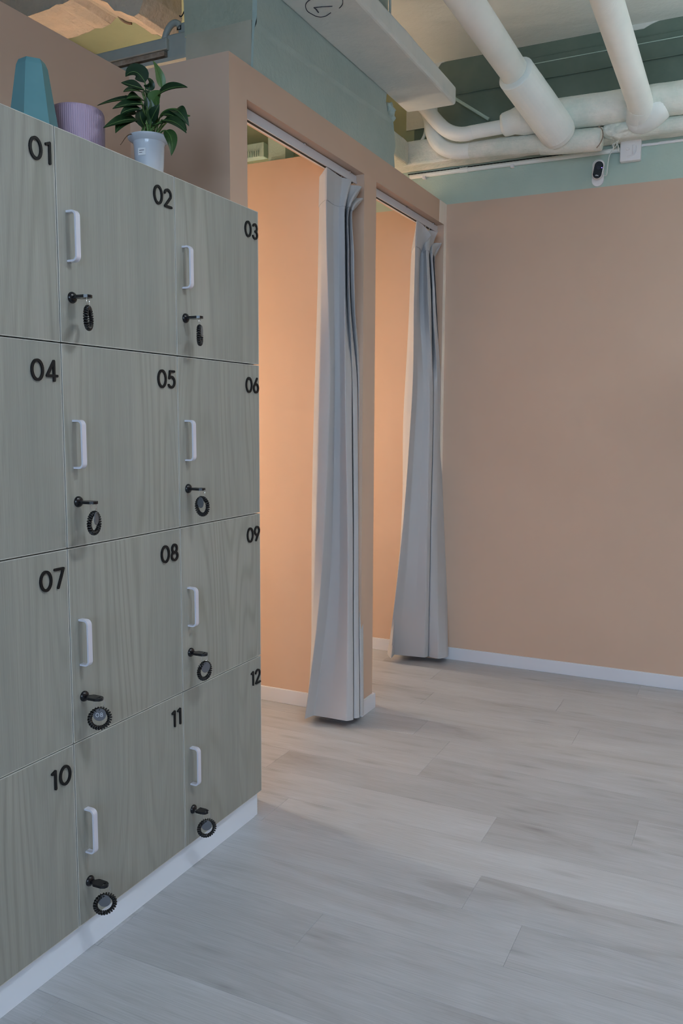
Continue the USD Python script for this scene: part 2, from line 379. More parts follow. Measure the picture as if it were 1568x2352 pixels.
# streak of light in the far corner, put in as a pale cream strip
streak_shape = unary_union([sbox(3.888, ZO, YW, ZP), sbox(O2B, BB, YW, ZO)])
obj('trim_1', remap(extrude(streak_shape, .002), (0, 1, 0), (0, 0, 1), (1, 0, 0), (XP, 0, 0)), 'light_streak_cream', smooth=False, label='streak of light painted as a pale cream strip beside the far opening', cat='trim', kind='structure')

# ------------------------------------------------------------------ lamps out of the picture, with an uplight added to brighten the ceiling
def ceiling_lamp(x, y, lx, ly, label, glow, skirt):
    t = thing('hanging_lamp', label, 'lamp', (x, y, 2.58))
    obj('housing', rbx(-lx / 2 - .02, lx / 2 + .02, -ly / 2 - .02, ly / 2 + .02, 0, .05, .006), 'frame_white', t)
    obj('diffuser', bx(-lx / 2, lx / 2, -ly / 2, ly / 2, -.004, .002), glow, t, smooth=False)
    sk = sbox(-lx / 2 - .02, -ly / 2 - .02, lx / 2 + .02, ly / 2 + .02).difference(sbox(-lx / 2 - .012, -ly / 2 - .012, lx / 2 + .012, ly / 2 + .012))
    obj('shade_skirt', extrude(sk, skirt).apply_translation([0, 0, -skirt]), 'grey_metal', t, smooth=False)  # skirt added to hold low-angle lamp light off the left wall
    for s in (-1, 1):
        obj('suspension_rod', tube([(s * lx * .35, 0, .05), (s * lx * .35, 0, ZC - 2.58)], .004, 6), 'steel', t)
ceiling_lamp(1.30, 1.45, .32, .32, 'square hanging lamp in front of the lockers', 'lamp_glow', .08)
ceiling_lamp(2.45, 2.75, .5, .5, 'square hanging lamp near the far wall', 'lamp_glow_2', .03)
t = thing('floor_lamp', 'unseen uplight added to brighten the ceiling and pipes by the far wall', 'lamp', (1.95, 3.25, 0))  # unseen lamp added to lift the ceiling and the pipes
obj('foot', lathe([(0, 0), (.15, 0), (.15, .015), (.02, .025), (0, .025)], 32), 'grey_metal', t)
obj('pole', tube([(0, 0, .02), (0, 0, 1.93)], .012, 12), 'grey_metal', t)
obj('bowl', lathe([(0, 1.92), (.05, 1.925), (.14, 1.97), (.19, 2.04), (.186, 2.04), (.135, 1.98), (.05, 1.935), (0, 1.932)], 40), 'grey_metal', t)
obj('glowing_disc', lathe([(0, 1.985), (.125, 1.985), (.125, 1.995), (0, 1.995)], 32), 'added_glow_up', t, smooth=False)
def cubicle_lamp(y, label):
    t = thing('tube_lamp', label, 'lamp', (XB, y, 1.28))
    obj('back_plate', rbx(0, .012, -.05, .05, -.82, .82, .004), 'frame_white', t)
    obj('glowing_tube', tube([(.05, 0, -.80), (.05, 0, .80)], .022, 12), 'warm_glow', t)
cubicle_lamp(2.50, 'tall warm tube lamp on the back wall of the nearer fitting room')
cubicle_lamp(3.50, 'tall warm tube lamp on the back wall of the farther fitting room')

# ------------------------------------------------------------------ soffit beam over the front wall
def at(px, py, axis, val):
    """a point measured in the photograph (pixel) at a known plane of the room"""
    d = fw + rt * (px - W / 2) / FPX - upv * (py - H / 2) / FPX
    i = 'xyz'.index(axis)
    return EYE + d * (val - EYE[i]) / d[i]

sb = thing('soffit_beam', 'large turquoise green boxed beam running above the fitting room openings', 'beam', (0, 0, 0))
prof = Polygon([(2.235, ZP), (3.335, ZP), (3.325, 2.30), (3.342, 2.34), (3.325, 2.40), (3.30, 2.425), (3.245, 2.43), (3.222, 2.475), (3.235, 2.56), (3.235, ZC), (2.262, ZC), (2.245, 2.40)])
g = remap(extrude(prof, .008), (0, 1, 0), (0, 0, 1), (1, 0, 0), (XP - .010, 0, 0))
v, f = trimesh.remesh.subdivide_to_size(g.vertices, g.faces, .05); g = trimesh.Trimesh(v, f); g.merge_vertices()
yz = g.vertices
front = yz[:, 0] > XP - .006
crease = 2.372 + (yz[:, 1] - 2.38) * .045
up_ = np.clip((yz[:, 2] - crease) / .012, 0, 1)
yz[:, 0] += np.where(front, .007 * up_ + .004 * (meshkit.noise(yz * [0, 5, 7], 3) - .5), 0)
g.vertices = yz
obj('front_face', g, 'turquoise_paint', sb)
obj('lower_end', lumpy(bx(-.335, XP - .012, 2.242, 2.40, ZP + .002, 2.392), .004, 9, 1, .05), 'beam_strip_paint', sb, label='lower strip of the beam end, lighter')
obj('upper_end', lumpy(bx(-.352, XP - .012, 2.252, 2.40, 2.392, ZC), .006, 7, 2, .06), 'beam_end_paint', sb, label='upper block of the beam end, darker')
# underside of boards lit by the fitting room lamp
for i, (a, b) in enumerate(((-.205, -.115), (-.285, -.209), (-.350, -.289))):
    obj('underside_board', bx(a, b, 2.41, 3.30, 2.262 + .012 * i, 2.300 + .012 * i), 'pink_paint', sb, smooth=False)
obj('core', bx(-.34, XP - .012, 2.402, 3.20, 2.33, ZC), 'beam_end_paint', sb, smooth=False)
# loose crumpled lagging at the ragged far end of the beam
rag = trimesh.creation.icosphere(4, 1.0)
rag.vertices *= [.030, .050, .045]
rag.vertices += rag.vertex_normals * (np.abs(meshkit.fbm(rag.vertices * 26, 2, 5) - .5) * -.07)[:, None]
rag.vertices += [-.105, 3.30, 2.462]
obj('torn_lagging', rag, 'turquoise_paint', sb, smooth=20, label='crumpled lagging at the ragged far end')

# ------------------------------------------------------------------ flat duct under the ceiling
dt = thing('flat_duct', 'flat grey rectangular duct hanging beside the turquoise beam, ends near far wall', 'duct', (0, 0, 0))
g = rbx(-.087, .150, -1.2, 3.458, 2.505, 2.578, .012, 12)
g.vertices[:, 0] -= np.where(g.vertices[:, 0] > 0, np.clip((g.vertices[:, 1] - 2.5) / .95, 0, 1) * .018, 0)
obj('casing', lumpy(g, .0022, 9, 4, .05), 'duct_paint', dt, smooth=40)
obj('hanger_rod', tube([(-.06, 2.0, 2.57), (-.06, 2.0, ZC)], .005, 8), 'duct_paint', dt)
obj('hanger_rod', tube([(-.06, 3.20, 2.57), (-.06, 3.20, ZC)], .005, 8), 'duct_paint', dt)
# hand drawn mark: a figure in a ring, on the underside
def inkline(pts, w=.0022):
    return LineString(pts).buffer(w / 2)
def on_duct(*px): return [tuple(at(x, y, 'z', 2.5035)[:2]) for x, y in px]
ring = spline(on_duct((728, -6), (712, 0), (703, 8), (702, 18), (708, 28), (718, 34), (730, 39), (742, 39), (752, 35), (759, 30)), 40)
ring2 = spline(on_duct((786, -2), (787, 6), (784, 14), (779, 19)), 14)
ink = unary_union([inkline(ring), inkline(ring2), inkline(on_duct((721, 18), (740, 16), (762, 15)), .0026), inkline(on_duct((721, 18), (726, 22), (731, 29)), .0036)])
obj('pencil_mark', remap(extrude(ink, .0012), (1, 0, 0), (0, 1, 0), (0, 0, -1), (0, 0, 2.5045)), 'ink', dt, smooth=False, label='hand drawn figure in a ring')

# ------------------------------------------------------------------ pipes
def pipe(name, pts, r, mat, parent, n=24, amp=0, seed=0):
    g = tube(pts, r, n)
    if amp: g = lumpy(g, amp, 16, seed, .03)
    return obj(name, g, mat, parent, smooth=50)

# two pipes coming along the room
pa = thing('overhead_pipe', 'pale round pipe crossing the ceiling, the left of two, ending in a thick sleeve', 'pipe', (0, 0, 0))
A0, A1 = np.array([.356, -1.5, 2.615]), np.array([.374, 3.42, 2.592])
A2 = at(1287, 312, 'y', 3.80)
pipe('pipe_run', [A0, A1, A1 + (A2 - A1) * .55], .055, 'pipe_paint', pa)
d = (A2 - A1) / np.linalg.norm(A2 - A1)
s0 = A1 + d * .02
pipe('sleeve', [s0 - d * .004, s0, s0 + d * .006, A2 - d * .035, A2 - d * .010, A2], [.056, .070, .074, .076, .070, .045], 'pipe_paint', pa, 28, .0012, 3)
pb = thing('overhead_pipe', 'pale round pipe crossing the ceiling, the right of two, above the security camera', 'pipe', (0, 0, 0))
B1 = at(1466, 225, 'y', 3.70); B2 = at(1476, 262, 'y', 3.80)
pipe('pipe_run', [(.800, -1.5, 2.612), (.795, 2.6, 2.605), B1, B2], .050, 'pipe_paint', pb)
e = at(1540, 224, 'y', 3.80)
pipe('elbow', spline([B1 + (B2 - B1) * .4, B2 + [.0, .03, -.012], (B2[0] + .05, 3.80, B2[2] + .005), (B2[0] + .085, 3.81, e[2] + .01)], 14), [.051] * 3 + [.056] * 8 + [.050] * 3, 'pipe_paint', pb, 24, .001, 4)

# upper run along the far wall
pu = thing('service_pipe', 'upper pale pipe along the far wall with a flared reducer', 'pipe', (0, 0, 0))
pipe('bend', spline([(-.16, 3.58, 2.70), (-.135, 3.66, 2.655), (-.085, 3.745, 2.590), (-.03, 3.78, 2.530), (.03, 3.78, 2.500), (.10, 3.78, 2.497)], 26), .031, 'pipe_paint', pu)
pipe('thin_run', [(.09, 3.78, 2.497), (.25, 3.78, 2.502)], .030, 'pipe_paint', pu)
pipe('reducer', [(.235, 3.78, 2.505), (.24, 3.78, 2.505), (.25, 3.78, 2.508), (.285, 3.78, 2.515), (.33, 3.78, 2.520), (.42, 3.78, 2.524)], [.031, .046, .050, .052, .066, .067], 'pipe_paint', pu, 28, .0012, 5)
pipe('wide_run', [(.41, 3.80, 2.524), (.60, 3.80, 2.521), (1.6, 3.80, 2.512)], [.066, .066, .060], 'lagging', pu, 28, .003, 6)
# lower run along the far wall
pw = thing('service_pipe', 'lower lagged pipe along the far wall with a torn sleeve', 'pipe', (0, 0, 0))
pipe('bend', spline([(-.120, 3.82, 2.66), (-.112, 3.82, 2.58), (-.095, 3.82, 2.515), (-.05, 3.82, 2.462), (.01, 3.82, 2.438), (.09, 3.82, 2.433)], 26), .034, 'pipe_paint', pw)
pipe('lagged_run', [(.08, 3.82, 2.432), (.22, 3.82, 2.430), (.42, 3.82, 2.422)], [.036, .039, .041], 'lagging', pw, 24, .003, 7)
pipe('sleeve', [(.40, 3.82, 2.418), (.45, 3.82, 2.416), (.55, 3.82, 2.409), (.66, 3.82, 2.404)], [.045, .050, .049, .047], 'lagging', pw, 26, .0015, 8)
tr = spline([(.648, 3.79, 2.447), (.668, 3.772, 2.425), (.672, 3.770, 2.400), (.662, 3.775, 2.375), (.645, 3.790, 2.362)], 16)
obj('torn_edge', lumpy(tube(tr, .0022, 6), .0012, 60, 9, .006), 'rust', pw, label='torn rusty end of the sleeve')
rag = trimesh.creation.icosphere(4, 1.0)
rag.vertices *= [.075, .05, .042]
rag.vertices += rag.vertex_normals * ((meshkit.fbm(rag.vertices * 26, 3, 15) - .5) * .03)[:, None]
rag.vertices += [.725, 3.85, 2.447]
obj('loose_lagging', rag, 'lagging', pw, smooth=30, label='loose wrapping past the torn end')
pipe('far_run', [(.70, 3.86, 2.441), (1.0, 3.86, 2.436), (1.7, 3.86, 2.428)], .036, 'lagging', pw, 22, .003, 10)

# lagged ledge duct fixed to the far wall
ld = thing('ledge_duct', 'cream plastered square duct along the far wall under the pipes', 'duct', (0, 0, 0))
obj('long_box', lumpy(rbx(-1.04, 1.9, 3.876, YW - .002, 2.420, 2.535, .012, 10), .004, 12, 11, .04), 'lagging', ld, smooth=40)
obj('return_box', lumpy(rbx(-.345, -.245, 3.62, 3.89, 2.425, 2.535, .014, 10), .004, 12, 12, .03), 'lagging', ld, smooth=40)
# thin conduit with clips
cd = thing('thin_conduit', 'thin pale conduit clipped along the mint band of the far wall', 'conduit', (0, 0, 0))
obj('tube', tube([(-.275, YW - .010, 2.397), (.35, YW - .010, 2.3965), (.725, YW - .010, 2.396)], .0105, 10), 'pipe_paint', cd)
obj('coupling', tube([(-.02, YW - .010, 2.397), (.02, YW - .010, 2.397)], .0125, 10), 'pipe_paint', cd)
for x in (.235, -.20):
    obj('clip', rbx(x - .008, x + .008, YW - .022, YW, 2.378, 2.392, .002), 'white_plastic', cd)
obj('shadow_joint', bx(-.29, .60, YW - .0025, YW - .0001, 2.4105, 2.4145), 'dark_gap', cd, smooth=False, label='thin dark strip above the conduit')  # thin dark strip laid on the wall
t = thing('thin_conduit', 'thin paint crusted conduit to the right of the white junction box', 'conduit', (0, 0, 0))
obj('tube', lumpy(tube([(.80, YW - .006, 2.404), (1.9, YW - .006, 2.402)], .006, 8), .002, 90, 13, .012), 'white_plastic', t)
# small lines high up on the dark band
for i, (z0, z1, x0, x1, r) in enumerate(((2.825, 2.834, .15, 1.7, .0022), (2.853, 2.861, .30, 1.7, .0016), (2.752, 2.762, -.05, 1.7, .004))):
    t = thing('surface_cable', ['bright thin cable along the dark green top band of the far wall', 'faint uppermost cable on the dark green top band', 'dark green painted cable low on the dark green top band'][i], 'cable', (0, 0, 0))
    obj('cable', tube([(x0, YW - r, z0), ((x0 + x1) / 2, YW - r, (z0 + z1) / 2), (x1, YW - r, z1)], r, 8), ['mint_paint', 'dark_green', 'dark_green'][i], t)
# loose cables near the duct end
t = thing('hanging_cable', 'pale cable looping down behind the end of the flat duct', 'cable', (0, 0, 0))
obj('cable', tube(spline([at(965, 235, 'y', 3.93), at(975, 275, 'y', 3.93), at(977, 298, 'y', 3.93), at(970, 320, 'y', 3.93), at(955, 335, 'y', 3.92)], 24), .0075, 8), 'pipe_paint', t)
t = thing('hanging_cable', 'thin straight cable slanting from the duct end to the flared reducer', 'cable', (0, 0, 0))
obj('cable', tube([at(1030, 218, 'y', 3.95), at(1122, 274, 'y', 3.95)], .0075, 8), 'mint_paint', t)

# ------------------------------------------------------------------ plaster covered beam and cable box at the upper left
pts = [(60, -40), (100, 40), (150, 88), (176, 80), (200, 72), (215, 63), (230, 62), (250, 52), (262, 38), (272, 35), (286, 46), (300, 50), (316, 54), (330, 60), (338, 70), (345, 78), (360, 80), (375, 88), (388, 92), (400, 84), (408, 60), (413, 40), (414, -40)]
out = [at(x, y, 'y', 2.55)[[0, 2]] for x, y in pts]
out = [(-2.4, out[2][1] - .02)] + [tuple(o) for o in out[2:-1]] + [(out[-1][0], ZC), (-2.4, ZC)]
g = extrude(Polygon(out).buffer(-.006).buffer(.006), .20)
g = remap(g, (1, 0, 0), (0, 0, 1), (0, 1, 0), (0, 2.36, 0))
t = thing('plaster_beam', 'rough cream plastered beam with a ragged lower edge above the plant', 'beam', (0, 0, 0))
obj('plaster_body', lumpy(g, .008, 7, 21, .04), 'plaster', t, smooth=35)
t2 = at(342, 66, 'y', 2.55)
obj('torn_hole', lumpy(trimesh.creation.icosphere(2, .007), .004, 80, 3, .01).apply_translation(t2), 'rust', t, smooth=30, label='small rusty hole in the plaster')
tp = [at(x, y, 'y', 2.545) for x, y in ((272, 36), (280, 46), (290, 52), (302, 54))]
obj('bent_strip', lumpy(tube(spline(tp, 10), .0045, 8), .001, 50, 4, .02), 'rust', t, smooth=40, label='bent rusty strip in the notch')

streak_shape_ = thing('cable_box', 'grey wrapped cable box with a hooked strap on a bar above the fitting room wall', 'box', (0, 0, 0))
obj('bar', rbx(-.86, -.445, 2.285, 2.325, 2.388, 2.424, .004), 'grey_metal', streak_shape_)
obj('rusty_slot', bx(-.78, -.46, 2.292, 2.322, 2.372, 2.387), 'rust', streak_shape_, smooth=False, label='rust stained underside of the bar')
obj('lower_rail', bx(-.80, -.36, 2.288, 2.330, 2.350, 2.362), 'grey_metal', streak_shape_, smooth=False)
obj('box_body', rbx(-.457, -.378, 2.300, 2.352, 2.352, 2.438, .008, 10), 'grey_metal', streak_shape_, smooth=40)
hk = spline([at(x, y, 'y', 2.315) for x, y in ((373, 118), (377, 96), (383, 74), (391, 60), (400, 53), (408, 54), (414, 62))], 26)
obj('hooked_strap', tube(hk, .0105, 10), 'grey_metal', streak_shape_, smooth=50)
obj('upright_strap', rbx(-.418, -.388, 2.312, 2.324, 2.43, 2.470, .003), 'grey_metal', streak_shape_)
u0 = at(411, 62, 'y', 2.3105)
um = cat_(bx(-.008, -.0045, -.001, 0, -.009, .009), bx(.0045, .008, -.001, 0, -.009, .009), bx(-.008, .008, -.001, 0, -.009, -.0065)).apply_translation(u0)
obj('stencil_mark', um, 'dark_gap', streak_shape_, smooth=False, label='small dark U shaped mark on the strap')
obj('wire_tie', tube(spline([at(x, y, 'y', 2.31) for x, y in ((412, 36), (417, 37), (421, 30), (423, 26))], 12), .0018, 6), 'dark_gap', streak_shape_)
# pieces seen over the partition through the nearer opening
t = thing('vent_grille', 'small ribbed vent high on the wall seen through the nearer opening', 'vent', (0, 0, 0))
va, vb = at(566, 368, 'y', 3.97), at(612, 345, 'y', 3.97)
obj('body', rbx(va[0] - .12, vb[0], 3.94, YW - .001, va[2] - .005, vb[2] + .035, .004), 'mint_paint', t)
for i in range(9):
    x = va[0] - .02 + i * (vb[0] - va[0]) / 9
    obj('rib', bx(x, x + .005, 3.932, 3.941, va[2] + .0, va[2] + .028), 'mint_paint', t, smooth=False)
t = thing('boxed_column', 'pale boxed column at the far wall seen through the nearer opening', 'column', (0, 0, 0))
ca, streak_shape2 = at(616, 360, 'y', 3.90), at(655, 345, 'y', 3.90)
obj('column_body', lumpy(bx(ca[0], streak_shape2[0], 3.90, 3.99, ZP, 2.80), .002, 10, 6, .06), 'mint_paint', t)

# ------------------------------------------------------------------ curtain rails
def rail(y0, y1, label):
    t = thing('curtain_rail', label, 'curtain rail', (0, 0, 0))
    obj('track', cat_(rbx(-.150, -.120, y0, y1, ZO - .030, ZO - .003, .002), bx(-.1215, -.1195, y0, y1, ZO - .034, ZO - .024)), 'rail_white', t)
    obj('slot', bx(-.139, -.131, y0 + .01, y1 - .01, ZO - .0315, ZO - .029), 'dark_gap', t, smooth=False)
    for y in (y0 + .015, (y0 + y1) / 2, y1 - .06):
        obj('ceiling_clip', rbx(-.152, -.116, y - .007, y + .007, ZO - .008, ZO, .002), 'steel', t)
rail(O1A, O1B, 'white curtain rail under the head of the nearer opening')
rail(O2A, O2B, 'white curtain rail under the head of the farther opening')

# ------------------------------------------------------------------ curtains
def curtain(label, levels, zs, tape_z):
    """levels: (y, x, z shift) polylines of equal length at heights zs, from the top down"""
    from scipy.interpolate import PchipInterpolator
    L = np.array(levels, float)                     # level, point, (y, x, dz)
    zq = np.r_[np.linspace(zs[0], zs[1], 10)[:-1], np.linspace(zs[1], zs[-1], 60)]
    f = PchipInterpolator(zs[::-1], L[::-1], axis=0)
    S = f(zq)                                       # height, point, 3
    n = L.shape[1]
    # round the folds a little along the width
    tt = np.linspace(0, n - 1, (n - 1) * 10 + 1)
    base = PchipInterpolator(np.arange(n), S, axis=1)(tt)
    lin = np.stack([[np.interp(tt, np.arange(n), S[i, :, k]) for k in range(3)] for i in range(len(zq))]).transpose(0, 2, 1)
    G = .45 * base + .55 * lin
    hts, wd = G.shape[:2]
    pos = np.stack([G[..., 1], G[..., 0], zq[:, None] + G[..., 2]], -1)
    pos[..., 0] += .003 * (meshkit.noise(pos * [3, 9, 2.2], 8) - .5)
    ny = np.cross(np.gradient(pos, axis=1), np.gradient(pos, axis=0)); ny /= np.linalg.norm(ny, axis=2, keepdims=True) + 1e-9
    def sheet(i0, i1, j0, j1, off=0., th=.0009):
        p, q = pos[i0:i1, j0:j1], ny[i0:i1, j0:j1]
        a, b = (p + q * (off + th)).reshape(-1, 3), (p + q * (off - th)).reshape(-1, 3)
        h, w = p.shape[:2]; N = h * w
        I = np.arange(N).reshape(h, w)
        Q = np.stack([I[:-1, :-1], I[:-1, 1:], I[1:, 1:], I[1:, :-1]], -1).reshape(-1, 4)
        F = [Q, Q[:, ::-1] + N]
        rim = np.r_[I[0, :-1], I[:-1, -1], I[-1, :0:-1], I[:0:-1, 0]]
        nx = np.roll(rim, -1)
        F.append(np.stack([nx, rim, rim + N, nx + N], -1))
        return (np.vstack([a, b]), np.vstack(F))
    t = thing('curtain', label, 'curtain', (0, 0, 0), group=None)
    k = int(np.argmin(abs(zq - tape_z)))
    obj('fabric', sheet(0, hts, 0, wd), 'curtain_cloth', t, smooth=60)
    obj('heading_tape', sheet(0, k + 1, 0, wd, -.0022, .0008), 'curtain_cloth', t, smooth=60)
    obj('hem', sheet(hts - 3, hts, 0, wd, .0021, .0008), 'curtain_cloth', t, smooth=60)
    return t, pos

def ypix(px, x, z):
    """the y at which the point (x, y, z) stands in the photograph's column px"""
    k = (px - W / 2) / FPX
    n = rt - k * fw
    return EYE[1] - (n[0] * (x - EYE[0]) + n[2] * (z - EYE[2])) / n[1]

def section(z, pts):
    return [(ypix(p[0], p[1], z), p[1], p[2] if len(p) > 2 else 0.) for p in pts]

def hem(px, py):
    p = at(px, py, 'z', ZS[-1])
    return (px, p[0])

# cross sections from the hidden back edge over the lit side return and the leading edge to the pleats at the jamb:
# (column in the photograph, depth x, sag)
ZS = [2.106, 1.96, 1.80, 1.30, .60, .030]
c1 = [
    [(775, -.185), (745, -.178, -.02), (735, -.165, -.015), (741, -.140, -.012), (750, -.112), (766, -.118), (783, -.122), (806, -.100, -.002), (793, -.140, -.03), (800, -.110, -.02), (829, -.078, -.018), (801, -.140, -.09), (812, -.110, -.06), (833, -.082, -.055), (806, -.130, -.10), (815, -.160, -.10)],
    [(775, -.200), (744, -.195), (733, -.178), (739, -.145), (749, -.110), (764, -.120), (778, -.112), (790, -.090), (794, -.140), (795, -.100), (799, -.075), (799, -.140), (802, -.095), (807, -.080), (803, -.130), (808, -.160)],
    [(775, -.205), (742, -.200), (731, -.180), (738, -.145), (751, -.112), (765, -.126), (778, -.115), (791, -.088), (796, -.135), (797, -.088), (801, -.066), (800, -.135), (805, -.085), (812, -.070), (807, -.130), (815, -.160)],
    [(780, -.235), (737, -.230), (722, -.205), (733, -.175), (757, -.140), (768, -.150), (781, -.128), (793, -.098), (807, -.096), (803, -.145), (810, -.104), (820, -.100), (816, -.145), (823, -.104), (831, -.104), (829, -.160)],
    [(775, -.270), (732, -.270), (716, -.250), (722, -.220), (738, -.190), (758, -.190), (780, -.155), (799, -.108), (810, -.102), (806, -.155), (813, -.106), (823, -.098), (818, -.150), (825, -.102), (833, -.100), (830, -.160)],
    [(772, -.300), (738, -.300), (718, -.285), (707, -.268), hem(699, 1651), hem(720, 1643), hem(756, 1649), hem(795, 1656), hem(811, 1653), (806, -.150), hem(813, 1650), hem(825, 1648), (820, -.150), hem(827, 1645), hem(834, 1642), (831, -.160)]]
curt, _ = curtain('grey curtain gathered at the right of the nearer fitting room opening', [section(z, c) for z, c in zip(ZS, c1)], ZS, 1.99)
for y in (2.81, 2.86, 2.91, 2.955):
    obj('hook', tube([(-.128, y, ZO - .03), (-.128, y, 2.10), (-.122, y, 2.09)], .002, 6), 'steel', curt)
c2 = [
    [(985, -.185), (962, -.182, -.03), (955, -.165, -.03), (956, -.140, -.01), (957, -.112), (970, -.110, -.004), (989, -.085, -.042), (966, -.140, -.075), (974, -.130, -.02), (989, -.112, -.006), (1003, -.090, -.012), (984, -.140, -.09), (992, -.120, -.06), (1014, -.085, -.050), (995, -.135, -.12), (1003, -.165, -.06)],
    [(985, -.200), (955, -.195), (944, -.178), (947, -.145), (953, -.112), (960, -.112), (964, -.136), (972, -.120), (979, -.095), (984, -.092), (986, -.130), (989, -.090), (993, -.080), (994, -.130), (997, -.095), (998, -.160)],
    [(985, -.205), (953, -.200), (941, -.180), (945, -.145), (951, -.114), (957, -.115), (962, -.142), (972, -.122), (982, -.090), (988, -.088), (990, -.130), (993, -.082), (998, -.074), (998, -.130), (1001, -.090), (1001, -.160)],
    [(980, -.225), (944, -.220), (928, -.200), (934, -.170), (945, -.135), (956, -.142), (972, -.118), (986, -.092), (994, -.088), (994, -.140), (996, -.094), (1005, -.086), (1012, -.096), (1014, -.110), (1012, -.140), (1011, -.165)],
    [(975, -.260), (938, -.260), (924, -.240), (919, -.210), (920, -.180), (936, -.165), (960, -.125), (980, -.085), (987, -.080), (987, -.135), (989, -.078), (1004, -.060), (1018, -.062), (1023, -.074), (1016, -.120), (1011, -.160)],
    [(965, -.290), (925, -.290), (908, -.280), (897, -.262), hem(890, 1502), hem(912, 1504), hem(944, 1507), hem(974, 1510), hem(983, 1507), (982, -.130), hem(985, 1508), hem(1006, 1513), hem(1024, 1510), hem(1028, 1507), (1018, -.120), (1010, -.160)]]
curt, _ = curtain('grey curtain gathered in the far corner at the farther fitting room opening', [section(z, c) for z, c in zip(ZS, c2)], ZS, 1.99)
for y in (3.70, 3.75, 3.81, 3.86):
    obj('hook', tube([(-.128, y, ZO - .03), (-.128, y, 2.10), (-.122, y, 2.09)], .002, 6), 'steel', curt)
# ------------------------------------------------------------------ lockers
YC = [.936, 1.3295, 1.7229, 2.1097]
ZR = [1.80, 1.3691, .9364, .5038, .0769]
GAP = .0016
lk = thing('locker_cabinet', 'tall grey oak locker cabinet with numbered doors along the left wall', 'locker', (0, 0, 0))
obj('carcass', bx(-.440, -.0195, YC[0], YC[3] - .018, .0769, 1.797), 'carcass', lk, smooth=False)
obj('side_panel', bx(-.440, -.0185, YC[3] - .018, YC[3] - .0005, .0769, 1.7985), 'edge_band', lk, smooth=False)
obj('top_panel', bx(-.440, -.0185, YC[0], YC[3] - .018, 1.797, 1.7985), 'laminate', lk, smooth=False)
obj('kick_plate', cat_(bx(-.026, -.0108, YC[0], YC[3] - .024, 0, .0765), bx(-.026, -.0125, YC[3] - .0232, YC[3] - .006, 0, .0765)), 'kick_white', lk, smooth=False)

def ell(cx, cy, rx, ry, a0, a1, n=28):
    return [(cx + rx * math.cos(math.radians(a0 + (a1 - a0) * i / n)), cy + ry * math.sin(math.radians(a0 + (a1 - a0) * i / n))) for i in range(n + 1)]
ST = {  # strokes in units of the figure's height
    '0': [ell(.37, .5, .315, .44, 0, 360)],
    '1': [[(.0, .855), (.20, .94), (.20, .06)]],
    '2': [ell(.30, .68, .26, .26, 165, -25, 20) + [(.06, .06), (.60, .06)]],
    '3': [ell(.27, .715, .225, .225, 150, -80, 18), ell(.27, .29, .26, .235, 80, -155, 22)],
    '4': [[(.66, .27), (.05, .27), (.48, .94), (.48, .06)]],
    '5': [[(.54, .94), (.17, .94), (.11, .56)] + ell(.28, .35, .28, .29, 118, -145, 24)],
    '6': [ell(.31, .32, .265, .265, 0, 360), [(.43, .94)] + [(.07, .43)]],
    '7': [[(.04, .94), (.58, .94), (.22, .06)]],
    '8': [ell(.31, .71, .21, .225, 0, 360), ell(.31, .285, .26, .235, 0, 360)],
    '9': [ell(.31, .68, .265, .265, 0, 360), [(.55, .57), (.19, .06)]],
}
ADV = {'0': .80, '1': .30}
def digit(ch, h, w):
    s = unary_union([LineString(p).buffer(w / 2 / h, cap_style='round', join_style='round') for p in ST[ch]])
    return affinity.scale(s, h, h, origin=(0, 0))
def width_of(ch):
    return digit(ch, 1., .12).bounds

